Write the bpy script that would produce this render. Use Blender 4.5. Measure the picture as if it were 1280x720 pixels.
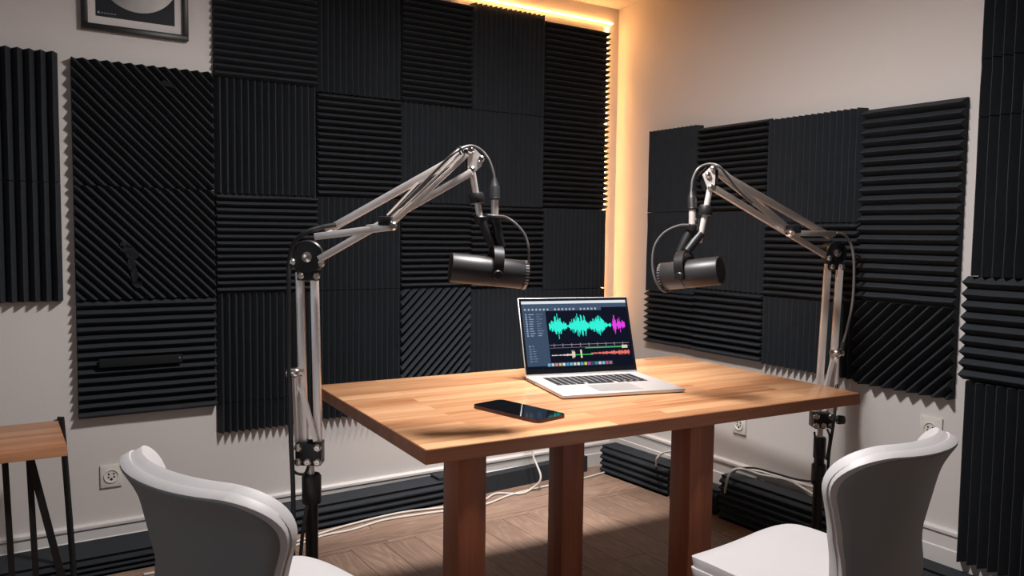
import bpy, bmesh, math, random
from mathutils import Vector, Matrix, noise
random.seed(7)
for o in list(bpy.data.objects): bpy.data.objects.remove(o)
COL = bpy.context.scene.collection
SC = bpy.context.scene
R = math.radians
# ------------------------------------------------------------------ camera
CAM = Vector((-2.947, -3.546, 1.30))
YAW, PITCH, ROLL, FPX = 0.56930726, -0.06727859, 0.01250269, 1017.77
_f = Vector((math.sin(YAW)*math.cos(PITCH), math.cos(YAW)*math.cos(PITCH), math.sin(PITCH)))
_r = Vector((math.cos(YAW), -math.sin(YAW), 0)); _u = _r.cross(_f)
_c, _s = math.cos(ROLL), math.sin(ROLL)
CR, CU, CF = _c*_r + _s*_u, -_s*_r + _c*_u, _f
cam_d = bpy.data.cameras.new('camera'); cam = bpy.data.objects.new('camera', cam_d); COL.objects.link(cam)
cam_d.sensor_width = 36; cam_d.lens = FPX*36/1280; cam_d.clip_start = 0.05
cam.matrix_world = Matrix(((CR.x, CU.x, -CF.x, CAM.x), (CR.y, CU.y, -CF.y, CAM.y), (CR.z, CU.z, -CF.z, CAM.z), (0, 0, 0, 1)))
SC.camera = cam
# ------------------------------------------------------------------ light
w = bpy.data.worlds.new('world'); SC.world = w; w.use_nodes = True
w.node_tree.nodes['Background'].inputs[0].default_value = (0.62, 0.78, 1.0, 1)
w.node_tree.nodes['Background'].inputs[1].default_value = 0.10
def area(name, loc, target, size, power, color, spread=180, sy=None):
    d = bpy.data.lights.new(name, 'AREA'); o = bpy.data.objects.new(name, d); COL.objects.link(o)
    d.energy = power; d.color = color; d.size = size; d.spread = R(spread)
    d.shape = 'DISK' if sy is None else 'RECTANGLE'
    if sy: d.size_y = sy
    o.location = loc
    o.rotation_euler = (Vector(target)-Vector(loc)).to_track_quat('-Z', 'Y').to_euler()
    return o
area('ceiling_lamp', (-1.70, -1.75, 2.45), (-1.70, -1.73, 0), 0.27, 60, (1.0, 0.955, 0.93))
area('cool_side_fill', (-4.5, -2.6, 1.7), (-1.0, -1.4, 0.6), 1.4, 4, (0.80, 0.90, 1.0), 160, 1.2)  # added cool fill from the left; no window stands there
area('rear_soft_fill', (-3.2, -4.4, 2.5), (-3.2, -4.4, 0), 0.9, 2.5, (0.93, 0.96, 1.0))  # added dim fill behind the camera, no real fixture
area('floor_fill', (-0.95, -0.88, 2.51), (-0.95, -0.80, 0), 0.34, 14, (1.0, 0.92, 0.86), 62)  # unseen extra light, added to brighten the floor behind the table
SC.view_settings.view_transform = 'Standard'; SC.view_settings.look = 'None'
SC.view_settings.gamma = 1; SC.view_settings.use_curve_mapping = False
SC.view_settings.exposure = 0.0
# ------------------------------------------------------------------ places measured on the real planes of the room
def ray(x, y): return CF + CR*((x-640)/FPX) - CU*((y-360)/FPX)
def onA(x, y, Y=0.0): r = ray(x, y); return CAM + r*((Y-CAM.y)/r.y)
def onB(x, y, X=0.0): r = ray(x, y); return CAM + r*((X-CAM.x)/r.x)
def onZ(x, y, z=0.0): r = ray(x, y); return CAM + r*((z-CAM.z)/r.z)
def at(x, y, d): return CAM + ray(x, y)*d
# ------------------------------------------------------------------ mesh helpers
class MB:
    def __init__(s): s.bm = bmesh.new()
    def box(s, c, size, rot=None, bev=0):
        M = Matrix.Translation(Vector(c)) @ (rot.to_4x4() if rot else Matrix.Identity(4)) @ Matrix.Diagonal((*size, 1))
        g = bmesh.ops.create_cube(s.bm, size=1, matrix=M)
        if bev:
            es = {e for v in g['verts'] for e in v.link_edges}
            bmesh.ops.bevel(s.bm, geom=list(es), offset=bev, segments=2, profile=0.5, affect='EDGES')
        return s
    def box2(s, a, b, bev=0):
        return s.box([(a[i]+b[i])/2 for i in range(3)], [abs(a[i]-b[i]) for i in range(3)], None, bev)
    def bar(s, p0, p1, wd, hg, up=(0, 0, 1), bev=0.0):
        p0, p1 = Vector(p0), Vector(p1); x = (p1-p0); L = x.length; x.normalize()
        y = Vector(up).cross(x).normalized(); z = x.cross(y)
        return s.box((p0+p1)/2, (L, wd, hg), Matrix((x, y, z)).transposed(), bev)
    def cyl(s, p0, p1, r0, r1=None, seg=20):
        r1 = r0 if r1 is None else r1
        return s.lathe(p0, p1, [(0, 0), (0, r0), (1, r1), (1, 0)], seg)
    def lathe(s, p0, p1, prof, seg=28):
        p0, p1 = Vector(p0), Vector(p1); a = p1-p0; L = a.length; a.normalize()
        t = Vector((0, 0, 1)) if abs(a.z) < .9 else Vector((1, 0, 0))
        x = a.cross(t).normalized(); y = a.cross(x); rings = []
        for t_, r in prof:
            c = p0 + a*(t_*L)
            if r < 1e-7: rings.append([s.bm.verts.new(c)])
            else: rings.append([s.bm.verts.new(c+x*(r*math.cos(2*math.pi*k/seg))+y*(r*math.sin(2*math.pi*k/seg))) for k in range(seg)])
        for A_, B_ in zip(rings, rings[1:]):
            for k in range(seg):
                a0, a1 = A_[k % len(A_)], A_[(k+1) % len(A_)]; b0, b1 = B_[k % len(B_)], B_[(k+1) % len(B_)]
                f = []
                for v in (a0, a1, b1, b0):
                    if v not in f: f.append(v)
                if len(f) > 2:
                    try: s.bm.faces.new(f)
                    except ValueError: pass
        return s
    def tube(s, pts, r, seg=10, smooth=True, n=8):
        pts = [Vector(p) for p in pts]
        if smooth and len(pts) > 2:
            q = [pts[0]*2-pts[1]] + pts + [pts[-1]*2-pts[-2]]; out = []
            for i in range(1, len(q)-2):
                a, b, c, d = q[i-1:i+3]
                for k in range(n):
                    t = k/n
                    out.append(0.5*((2*b)+(c-a)*t+(2*a-5*b+4*c-d)*t*t+(3*b-a-3*c+d)*t**3))
            out.append(pts[-1]); pts = out
        x = None; rings = []
        for i, p in enumerate(pts):
            tg = (pts[min(i+1, len(pts)-1)]-pts[max(i-1, 0)]).normalized()
            if x is None: x = tg.orthogonal().normalized()
            x = (x - tg*x.dot(tg)).normalized(); y = tg.cross(x)
            rings.append([s.bm.verts.new(p+x*(r*math.cos(2*math.pi*k/seg))+y*(r*math.sin(2*math.pi*k/seg))) for k in range(seg)])
        for A_, B_ in zip(rings, rings[1:]):
            for k in range(seg): s.bm.faces.new((A_[k], A_[(k+1) % seg], B_[(k+1) % seg], B_[k]))
        s.bm.faces.new(rings[0][::-1]); s.bm.faces.new(rings[-1])
        return s
    def prism(s, poly, d):        # poly: 3-D loop, d: extrusion vector
        d = Vector(d); a = [s.bm.verts.new(Vector(p)) for p in poly]; b = [s.bm.verts.new(Vector(p)+d) for p in poly]
        s.bm.faces.new(a[::-1]); s.bm.faces.new(b); n = len(a)
        for k in range(n): s.bm.faces.new((a[k], a[(k+1) % n], b[(k+1) % n], b[k]))
        return s
    def ball(s, c, r, sc=(1, 1, 1)):
        bmesh.ops.create_uvsphere(s.bm, u_segments=14, v_segments=8, radius=r, matrix=Matrix.Translation(Vector(c)) @ Matrix.Diagonal((*sc, 1)))
        return s
def obj(name, mb, mat, parent=None, smooth=35, world=True, mods=None):
    bm = mb.bm if isinstance(mb, MB) else mb
    bmesh.ops.recalc_face_normals(bm, faces=bm.faces)
    me = bpy.data.meshes.new(name)
    org = Vector((0, 0, 0))
    if parent is None and bm.verts:   # thing of one mesh: origin at its base
        xs = [v.co for v in bm.verts]
        org = Vector(((min(v.x for v in xs)+max(v.x for v in xs))/2, (min(v.y for v in xs)+max(v.y for v in xs))/2, min(v.z for v in xs)))
        bmesh.ops.translate(bm, verts=bm.verts, vec=-org)
    bm.to_mesh(me); bm.free()
    o = bpy.data.objects.new(name, me); COL.objects.link(o)
    me.materials.append(mat)
    if parent is not None:
        o.parent = parent
        if world:
            q = parent; off = Vector((0, 0, 0))
            while q: off += q.location; q = q.parent
            o.location = -off
    else: o.location = org
    if smooth:
        for p in me.polygons: p.use_smooth = True
        try: me.set_sharp_from_angle(angle=R(smooth))
        except Exception: pass
    return o
def thing(name, label, cat, loc=(0, 0, 0), rz=0, group=None):
    o = bpy.data.objects.new(name, None); COL.objects.link(o); o.empty_display_size = .05
    o.location = loc; o.rotation_euler = (0, 0, rz); return tag(o, label, cat, group)
def tag(o, label, cat, group=None):
    o['label'] = label; o['category'] = cat
    if group: o['group'] = group
    return o
def struct(name, mb, mat, smooth=0):
    o = obj(name, mb, mat, None, smooth); o['kind'] = 'structure'; return o
# ------------------------------------------------------------------ materials
def mat(name, color, rough=.5, metal=0, emit=None, es=0, bump=0, bscale=60, var=0, vscale=6, coat=0, spec=.5):
    m = bpy.data.materials.new(name); m.use_nodes = True; nt = m.node_tree; b = nt.nodes['Principled BSDF']
    b.inputs['Base Color'].default_value = (*color, 1); b.inputs['Roughness'].default_value = rough
    b.inputs['Metallic'].default_value = metal; b.inputs['Coat Weight'].default_value = coat
    b.inputs['Specular IOR Level'].default_value = spec
    if emit: b.inputs['Emission Color'].default_value = (*emit, 1); b.inputs['Emission Strength'].default_value = es
    tc = nt.nodes.new('ShaderNodeTexCoord')
    if bump:
        n = nt.nodes.new('ShaderNodeTexNoise'); n.inputs['Scale'].default_value = bscale; n.inputs['Detail'].default_value = 4
        bp = nt.nodes.new('ShaderNodeBump'); bp.inputs['Strength'].default_value = bump; bp.inputs['Distance'].default_value = .002
        nt.links.new(tc.outputs['Object'], n.inputs['Vector']); nt.links.new(n.outputs[0], bp.inputs['Height']); nt.links.new(bp.outputs[0], b.inputs['Normal'])
    if var:
        n = nt.nodes.new('ShaderNodeTexNoise'); n.inputs['Scale'].default_value = vscale; n.inputs['Detail'].default_value = 3
        r = nt.nodes.new('ShaderNodeMapRange'); r.inputs[3].default_value = 1-var; r.inputs[4].default_value = 1+var
        h = nt.nodes.new('ShaderNodeVectorMath'); h.operation = 'SCALE'; h.inputs[0].default_value = color
        nt.links.new(tc.outputs['Object'], n.inputs['Vector']); nt.links.new(n.outputs[0], r.inputs[0])
        nt.links.new(r.outputs[0], h.inputs['Scale']); nt.links.new(h.outputs[0], b.inputs['Base Color'])
    return m
def wood(name, light, dark, stave=None, along='x', rough=.35, grain=1.0, coat=0.0):
    """straight-grained timber; stave=(length, width) glues it up from blocks"""
    m = bpy.data.materials.new(name); m.use_nodes = True; nt = m.node_tree; L = nt.links.new; N = nt.nodes.new
    b = nt.nodes['Principled BSDF']; b.inputs['Roughness'].default_value = rough; b.inputs['Coat Weight'].default_value = coat
    b.inputs['Coat Roughness'].default_value = .12
    tc = N('ShaderNodeTexCoord'); mp = N('ShaderNodeMapping'); L(tc.outputs['Object'], mp.inputs[0])
    if along == 'y': mp.inputs['Rotation'].default_value = (0, 0, R(90))
    if along == 'z': mp.inputs['Rotation'].default_value = (0, R(90), 0)
    vec = mp.outputs[0]
    st = None
    if stave:
        br = N('ShaderNodeTexBrick'); br.offset = .37; br.offset_frequency = 2; L(vec, br.inputs['Vector'])
        br.inputs['Scale'].default_value = 1; br.inputs['Mortar Size'].default_value = .0007; br.inputs['Mortar Smooth'].default_value = .2
        br.inputs['Brick Width'].default_value = stave[0]; br.inputs['Row Height'].default_value = stave[1]
        br.inputs['Color1'].default_value = (0, 0, 0, 1); br.inputs['Color2'].default_value = (1, 1, 1, 1); br.inputs['Mortar'].default_value = (.5, .5, .5, 1)
        st = br.outputs['Color']
    s1 = N('ShaderNodeMapping'); s1.inputs['Scale'].default_value = (1.6, 22, 22); L(vec, s1.inputs[0])
    v1 = s1.outputs[0]
    if st:
        ad = N('ShaderNodeVectorMath'); ad.operation = 'MULTIPLY_ADD'; ad.inputs[1].default_value = (37, 53, 19)
        L(st, ad.inputs[0]); L(s1.outputs[0], ad.inputs[2]); v1 = ad.outputs[0]
    n1 = N('ShaderNodeTexNoise'); n1.inputs['Scale'].default_value = 1; n1.inputs['Detail'].default_value = 5; n1.inputs['Distortion'].default_value = .6; L(v1, n1.inputs['Vector'])
    s2 = N('ShaderNodeVectorMath'); s2.operation = 'MULTIPLY'; s2.inputs[1].default_value = (2.2, 6, 6); L(v1, s2.inputs[0])
    n2 = N('ShaderNodeTexNoise'); n2.inputs['Scale'].default_value = 1; n2.inputs['Detail'].default_value = 3; L(s2.outputs[0], n2.inputs['Vector'])
    a = N('ShaderNodeMath'); a.operation = 'MULTIPLY_ADD'; a.inputs[1].default_value = .35; L(n2.outputs[0], a.inputs[0]); L(n1.outputs[0], a.inputs[2])
    val = a.outputs[0]
    if st:
        sp = N('ShaderNodeSeparateColor'); L(st, sp.inputs[0])
        c = N('ShaderNodeMath'); c.operation = 'MULTIPLY_ADD'; c.inputs[1].default_value = .36; L(sp.outputs[0], c.inputs[0]); L(val, c.inputs[2]); val = c.outputs[0]
    rp = N('ShaderNodeMapRange'); rp.inputs[1].default_value = .38 if not st else .45; rp.inputs[2].default_value = 1.0 if not st else 1.22
    L(val, rp.inputs[0])
    cr = N('ShaderNodeMix'); cr.data_type = 'RGBA'; cr.inputs[6].default_value = (*light, 1); cr.inputs[7].default_value = (*dark, 1); L(rp.outputs[0], cr.inputs[0])
    L(cr.outputs[2], b.inputs['Base Color'])
    bp = N('ShaderNodeBump'); bp.inputs['Strength'].default_value = .12*grain; bp.inputs['Distance'].default_value = .001; L(val, bp.inputs['Height']); L(bp.outputs[0], b.inputs['Normal'])
    return m
M_wall = mat('painted_plaster', (.60, .57, .555), .8, bump=.15, bscale=180)
M_far = mat('grey_paint', (.26, .25, .245), .8)
M_ceil = mat('ceiling_paint', (.62, .58, .55), .85, bump=.1, bscale=160)
M_base = mat('baseboard_paint', (.66, .64, .63), .4)
M_foam = mat('acoustic_foam', (.021, .026, .033), .85, bump=.5, bscale=420, var=.25, vscale=30, spec=.35)
M_foamb = mat('foam_dark', (.010, .012, .014), .9, spec=.2)
M_led = mat('led_strip', (1, .6, .3), .5, emit=(1.0, .45, .14), es=48)
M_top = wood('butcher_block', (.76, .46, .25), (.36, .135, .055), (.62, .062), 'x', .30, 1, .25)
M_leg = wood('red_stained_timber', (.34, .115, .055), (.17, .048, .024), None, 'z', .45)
M_edge = wood('slab_edge_shaded', (.40, .16, .080), (.20, .07, .036), None, 'x', .45)  # timber of the top's sides, darkened in colour for their shade
M_black = mat('black_plastic', (.012, .012, .014), .45)
M_blackm = mat('black_metal', (.010, .010, .012), .38, spec=.35)
M_steel = mat('satin_nickel', (.82, .76, .73), .36, .45)
M_screw = mat('screw_steel', (.75, .72, .70), .22, 1)
M_mic = mat('microphone_black', (.035, .035, .038), .42, .3, bump=.05, bscale=600)
M_grille = mat('grille_black', (.008, .008, .009), .8, bump=.6, bscale=900)
M_rubber = mat('cable_black', (.012, .012, .014), .5)
M_cabg = mat('cable_grey', (.11, .105, .105), .4)
M_cabw = mat('cable_white', (.62, .60, .57), .5)
M_alu = mat('laptop_aluminium', (.62, .595, .59), .4, .6)
M_white = mat('upholstery_white', (.56, .55, .56), .55, bump=.12, bscale=500)
M_panel = mat('chair_back_grey', (.22, .235, .25), .6, bump=.1, bscale=400)
M_shell = mat('shell_white', (.54, .53, .54), .5, bump=.05, bscale=400)
M_outlet = mat('outlet_plastic', (.66, .64, .60), .4)
M_glass = mat('screen_glass', (.004, .005, .007), .06, spec=.6)
# ================================================================== ROOM
def floor_mat():
    m = bpy.data.materials.new('oak_parquet'); m.use_nodes = True; nt = m.node_tree; L = nt.links.new; N = nt.nodes.new
    b = nt.nodes['Principled BSDF']; b.inputs['Roughness'].default_value = .5
    g = N('ShaderNodeNewGeometry'); sp = N('ShaderNodeSeparateXYZ'); L(g.outputs['Position'], sp.inputs[0])
    rot = N('ShaderNodeMapping'); rot.inputs['Rotation'].default_value = (0, 0, R(-90)); L(g.outputs['Position'], rot.inputs[0])
    gt = N('ShaderNodeMath'); gt.operation = 'GREATER_THAN'; gt.inputs[1].default_value = -.46; L(sp.outputs['Y'], gt.inputs[0])
    mv = N('ShaderNodeMix'); mv.data_type = 'VECTOR'; L(gt.outputs[0], mv.inputs[0]); L(rot.outputs[0], mv.inputs[4]); L(g.outputs['Position'], mv.inputs[5])
    vec = mv.outputs[1]
    br = N('ShaderNodeTexBrick'); br.offset = .43; L(vec, br.inputs['Vector'])
    for k, v in (('Scale', 1), ('Mortar Size', .0016), ('Mortar Smooth', .1), ('Brick Width', 1.1), ('Row Height', .145)): br.inputs[k].default_value = v
    br.inputs['Color1'].default_value = (0, 0, 0, 1); br.inputs['Color2'].default_value = (1, 1, 1, 1); br.inputs['Mortar'].default_value = (.5, .5, .5, 1)
    ad = N('ShaderNodeVectorMath'); ad.operation = 'MULTIPLY_ADD'; ad.inputs[1].default_value = (13, 7, 5); L(br.outputs['Color'], ad.inputs[0]); L(vec, ad.inputs[2])
    mp = N('ShaderNodeMapping'); mp.inputs['Scale'].default_value = (1.1, 7.5, 1); L(ad.outputs[0], mp.inputs[0])
    wv = N('ShaderNodeTexNoise'); wv.inputs['Scale'].default_value = 1.6; wv.inputs['Detail'].default_value = 1.5; wv.inputs['Distortion'].default_value = .3; L(mp.outputs[0], wv.inputs['Vector'])
    ml = N('ShaderNodeMath'); ml.operation = 'MULTIPLY'; ml.inputs[1].default_value = 22; L(wv.outputs[0], ml.inputs[0])
    sn = N('ShaderNodeMath'); sn.operation = 'PINGPONG'; sn.inputs[1].default_value = 1; L(ml.outputs[0], sn.inputs[0])
    pw = N('ShaderNodeMath'); pw.operation = 'POWER'; pw.inputs[1].default_value = 2.5; L(sn.outputs[0], pw.inputs[0])
    n2 = N('ShaderNodeTexNoise'); n2.inputs['Scale'].default_value = 9; n2.inputs['Detail'].default_value = 6; L(mp.outputs[0], n2.inputs['Vector'])
    c1 = N('ShaderNodeMix'); c1.data_type = 'RGBA'; c1.inputs[6].default_value = (.30, .20, .150, 1); c1.inputs[7].default_value = (.185, .115, .082, 1); L(n2.outputs[0], c1.inputs[0])
    c2 = N('ShaderNodeMix'); c2.data_type = 'RGBA'; c2.inputs[7].default_value = (.38, .285, .225, 1); L(c1.outputs[2], c2.inputs[6])
    f2 = N('ShaderNodeMath'); f2.operation = 'MULTIPLY'; f2.inputs[1].default_value = .5; L(pw.outputs[0], f2.inputs[0]); L(f2.outputs[0], c2.inputs[0])
    sc = N('ShaderNodeSeparateColor'); L(br.outputs['Color'], sc.inputs[0])
    mr = N('ShaderNodeMapRange'); mr.inputs[3].default_value = .82; mr.inputs[4].default_value = 1.12; L(sc.outputs[0], mr.inputs[0])
    c3 = N('ShaderNodeVectorMath'); c3.operation = 'SCALE'; L(c2.outputs[2], c3.inputs[0]); L(mr.outputs[0], c3.inputs['Scale'])
    c4 = N('ShaderNodeMix'); c4.data_type = 'RGBA'; L(br.outputs['Fac'], c4.inputs[0]); L(c3.outputs[0], c4.inputs[6]); c4.inputs[7].default_value = (.05, .03, .022, 1)
    L(c4.outputs[2], b.inputs['Base Color'])
    bp = N('ShaderNodeBump'); bp.inputs['Strength'].default_value = .25; bp.inputs['Distance'].default_value = .001; bp.invert = True; L(br.outputs['Fac'], bp.inputs['Height']); L(bp.outputs[0], b.inputs['Normal'])
    return m
CH = 2.535
struct('floor', MB().box2((-5.0, -5.2, -.08), (.12, .12, 0)), floor_mat())
struct('ceiling', MB().box2((-5.0, -5.2, CH), (.12, .12, CH+.1)), M_ceil)
struct('wall_back', MB().box2((-5.0, 0, 0), (.12, .12, CH)), M_wall)
struct('wall_right', MB().box2((0, -5.2, 0), (.12, 0, CH)), M_wall)
struct('wall_left', MB().box2((-5.0, -5.2, 0), (-4.9, 0, CH)), M_far)
struct('wall_front', MB().box2((-4.9, -5.2, 0), (0, -5.1, CH)), M_far)
def baseboard(name, wall, h, mid):
    prof = [(0, 0), (.020, 0), (.020, mid-.004), (.015, mid), (.014, h-.02), (.022, h-.016), (.022, h-.006), (.012, h), (0, h)]
    m = MB()
    if wall == 'A': m.prism([(-5.0, -d, z) for d, z in prof], (4.999, 0, 0))
    else: m.prism([(-d, -5.2, z) for d, z in prof], (0, 5.178, 0))
    return struct(name, m, M_base)
baseboard('baseboard_back', 'A', .135, .075)
baseboard('baseboard_right', 'B', .235, .165)
# ------------------------------------------------------------------ foam tiles
def foam_bm(W, H, ang, pitch=.029, T=.052, base=.013, seg=6, jit=.0016, seed=0):
    """ridged wedge tile in local x (0..W), z (0..H); front towards -y"""
    D_ = math.hypot(W, H)*.5+.08 if ang % 90 else max(W, H)*.5+.002
    bm = bmesh.new(); a = R(ang)
    if ang == 0: n0 = max(2, round(H/pitch)); p = H/n0; half = H/2; Lh = W/2
    elif ang == 90: n0 = max(2, round(W/pitch)); p = W/n0; half = W/2; Lh = H/2
    else: p = pitch; n0 = int(2*D_/p)+1; half = n0*p/2; Lh = D_
    prof = []
    for i in range(n0):
        s = -half+i*p
        prof += [(s, base), (s+p*.465, T), (s+p*.535, T)]
    prof.append((half, base))
    rows = []
    for j in range(seg+1):
        l = -Lh+2*Lh*j/seg; row = []
        for k, (s, t) in enumerate(prof):
            tip = t > base+1e-6
            dj = noise.noise(Vector((s*9+seed*3.1, l*5, seed))) if tip and 0 < j < seg else 0
            row.append((l, s+dj*jit*1.6, t-abs(dj)*jit*2))
        rows.append(row)
    ca, sa = math.cos(a), math.sin(a)
    def P(l, s, t): return Vector((W/2+l*ca-s*sa, -t, H/2+l*sa+s*ca))
    V = [[bm.verts.new(P(*q)) for q in row] for row in rows]
    Bk = [[bm.verts.new(P(row[0][0], s, 0)) for s in (-half, half)] for row in rows]
    for j in range(seg):
        for k in range(len(prof)-1): bm.faces.new((V[j][k], V[j][k+1], V[j+1][k+1], V[j+1][k]))
        bm.faces.new((Bk[j][0], Bk[j+1][0], Bk[j+1][1], Bk[j][1]))
        bm.faces.new((Bk[j][0], V[j][0], V[j+1][0], Bk[j+1][0])); bm.faces.new((Bk[j][1], Bk[j+1][1], V[j+1][-1], V[j][-1]))
    bm.faces.new(V[0]+Bk[0][::-1]); bm.faces.new((V[-1]+Bk[-1][::-1])[::-1])
    if ang % 90:
        for co, no in (((0, 0, 0), (-1, 0, 0)), ((W, 0, 0), (1, 0, 0)), ((0, 0, 0), (0, 0, -1)), ((0, 0, H), (0, 0, 1))):
            g = bmesh.ops.bisect_plane(bm, geom=list(bm.verts)+list(bm.edges)+list(bm.faces), plane_co=co, plane_no=no, clear_outer=True)
            es = [e for e in g['geom_cut'] if isinstance(e, bmesh.types.BMEdge)]
            bmesh.ops.edgenet_fill(bm, edges=es)
    bmesh.ops.recalc_face_normals(bm, faces=bm.faces)
    return bm
_fs = [0]
def foam(wall, lo, hi, z0, z1, ang, label, group, off=0.0, pitch=.029, T=.05, name='acoustic_foam_tile'):
    """wall 'A': lo..hi are x; wall 'B': lo..hi are y (hi is nearer the corner)"""
    _fs[0] += 1
    g = .0015
    bm = foam_bm(hi-lo-2*g, z1-z0-2*g, ang, pitch, T, seed=_fs[0])
    if wall == 'A': M = Matrix.Translation((lo+g, -off-.0005, z0+g))
    else: M = Matrix.Translation((-off-.0005, hi-g, z0+g)) @ Matrix.Rotation(R(-90), 4, 'Z')
    bmesh.ops.transform(bm, matrix=M, verts=bm.verts)
    return tag(obj(name, bm, M_foam, None, 0), label, 'acoustic foam', group)
XA = lambda px, py=200: onA(px, py, -.045).x
ZA = lambda px, py: onA(px, py, -.045).z
YB = lambda px, py=300: onB(px, py, -.045).y
ZB = lambda px, py: onB(px, py, -.045).z
cols = [XA(270), XA(398), XA(503), XA(590.5), XA(681), XA(760.5)]
G1 = 'ridged foam tiles of the big block on the left wall'
ORD = ['first', 'second', 'third', 'fourth', 'fifth']
def wA(c, rowname, za, zb, ang, extra=''):
    kind = {0: 'horizontal ridges', 90: 'vertical ridges', 45: 'rising diagonal ridges', 135: 'falling diagonal ridges'}[ang]
    foam('A', cols[c], cols[c+1], za, zb, ang, f'foam tile with {kind}, {rowname} row, {ORD[c]} column from left of big block', G1, pitch=.0285 if ang % 90 == 0 else .031)
zr1, zr2, zr3 = [ZA(397, 109), ZA(500, 125), ZA(590, 136), ZA(636, 141), ZA(720, 150)], [ZA(330, 243), ZA(450, 247), ZA(545, 254), ZA(636, 258), ZA(720, 261)], [ZA(330, 366), ZA(450, 362), ZA(545, 360), ZA(636, 360), ZA(720, 361)]
ZT = [2.42, 2.44, ZA(590, 4)+.0, ZA(591, 2), ZA(681, 23)]
pat = [[0, 90, 0, 90], [90, 0, 90, 90], [0, 90, 0, 45], [90, 90, 0, 90], [0, 0, 90, 90]]
for c in range(5):
    wA(c, 'top', zr1[c], ZT[c], pat[c][0]); wA(c, 'second', zr2[c], zr1[c], pat[c][1]); wA(c, 'third', zr3[c], zr2[c], pat[c][2])
zr4 = zr3[0]-.43
wA(0, 'fourth', ZA(330, 500), zr3[0], 90); wA(0, 'lowest', ZA(275, 543), ZA(330, 500), 90, ' cut short')
wA(1, 'fourth', ZA(450, 497), zr3[1], 90); wA(1, 'lowest', ZA(400, 526), ZA(450, 497), 90, ' cut short')
wA(2, 'fourth', ZA(545, 480)-.02, zr3[2], 45); wA(3, 'fourth', ZA(545, 480)-.02, zr3[3], 90); wA(4, 'fourth', ZA(545, 480)-.02, zr3[4], 90)
G2 = 'foam tiles in the narrow column left of the big block'
xl, xr = XA(90, 150), XA(270)-.004
zt, za_, zb_, zc_ = ZA(89.5, 70), ZA(93, 231), ZA(97, 376), ZA(98, 527)
foam('A', xl, xr, za_, zt, 135, 'black foam tile with falling diagonal ridges, right under the framed picture', G2, pitch=.029)
foam('A', xl, xr, zb_, za_, 135, 'black diagonally ridged foam tile with a torn gash in its middle', G2, pitch=.029)
foam('A', xl, xr, zc_, zb_, 0, 'black horizontally ridged foam tile with a flat bar set across it, above the chair', G2, pitch=.033)
G3 = 'foam tiles cut by the left edge of the picture'
x0, x1 = XA(71, 64)-.55, XA(75, 150)
foam('A', x0, x1, ZA(75, 228), ZA(71, 64), 90, 'vertically ridged foam tile at far left, upper of the pair above side table', G3, pitch=.036)
foam('A', x0, x1, ZA(80, 377), ZA(75, 228), 90, 'vertically ridged foam tile at far left, lower of the pair above side table', G3, pitch=.036)
# torn gash and flat bar on the narrow column
t = MB()
random.seed(3)
for (px, py, w_, h_) in ((160, 311, 10, 5), (166, 318, 9, 9), (164, 330, 6, 10), (168, 345, 5, 12), (172, 356, 7, 5), (155, 305, 6, 4)):
    c = onA(px, py, -.046); poly = []
    for k in range(9):
        a = k/9*2*math.pi; rr = random.uniform(.6, 1.15)
        poly.append((c.x+math.cos(a)*w_*.0029*rr, -.050+random.uniform(-.006, .004), c.z+math.sin(a)*h_*.0029*rr))
    t.prism(poly, (0, .02, 0))
tag(obj('torn_foam_scrap', t, M_foamb, None, 0), 'dark torn scrap hanging in the gash of the diagonal foam tile', 'foam scrap')
t = MB(); c = onA(208, 106, -.05); t.prism([(c.x-.03, -.051, c.z), (c.x-.01, -.056, c.z+.018), (c.x+.02, -.052, c.z+.008), (c.x+.035, -.054, c.z-.012), (c.x+.005, -.05, c.z-.006)], (0, .02, 0))
tag(obj('torn_foam_scrap', t, M_foamb, None, 0), 'small dark loose scrap on the foam tile under the framed picture', 'foam scrap')
a, b = onA(124, 462, -.06), onA(228, 442, -.06)
br_ = thing('wall_bar', 'flat black bar with a small bright stud, set across the horizontally ridged tile', 'bar', ((a.x+b.x)/2, -.05, a.z))
obj('bar_body', MB().box2((a.x, -.046, a.z+.006), (b.x, -.066, b.z-.002), .003), M_foamb, br_)
obj('stud', MB().cyl((b.x-.012, -.064, b.z-.014), (b.x-.012, -.070, b.z-.014), .004), M_screw, br_)
# wall B block
G4 = 'ridged foam tiles of the block on the right wall'
yb = [YB(807, 300), YB(872, 155), YB(959, 150), YB(1073, 250), YB(1204, 121)]
ztop = [ZB(840, 160), ZB(915, 153), ZB(1015, 142), ZB(1140, 128)]
def wB(c0, za, zb, ang, label, pitch=.030): foam('B', yb[c0+1], yb[c0], za, zb, ang, label, G4, pitch=pitch)
zq1 = [ZB(840, 265), ZB(915, 264), ZB(1015, 278)]; zq2 = [ZB(807, 363), ZB(915, 364), ZB(1010, 375)]
zbot = [ZB(805, 428), ZB(868, 440), ZB(957, 456), ZB(1192, 502)]
wB(0, zq1[0], ztop[0], 90, 'vertically ridged foam tile at the top corner of the right-wall block nearest the glow')
wB(1, zq1[1], ztop[1], 0, 'horizontally ridged foam tile behind the head of the right microphone boom')
wB(2, zq1[2], ztop[2], 90, 'vertically ridged foam tile in the top row above the right boom arm')
wB(0, zq2[0], zq1[0], 90, 'vertically ridged foam tile directly left of the right microphone, middle row')
wB(1, zq2[1], zq1[1], 90, 'vertically ridged foam tile directly behind the right microphone')
wB(2, zq2[2], zq1[2], 0, 'horizontally ridged foam tile behind the lower end of the right boom arm')
wB(0, zbot[0], zq2[0], 0, 'horizontally ridged foam tile at lower left of the right-wall block, beside laptop screen')
wB(1, zbot[1], zq2[1], 0, 'horizontally ridged foam tile under the right microphone, bottom row')
wB(2, zbot[2], zq2[2], 90, 'vertically ridged foam tile behind the upright bars of the right stand')
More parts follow.
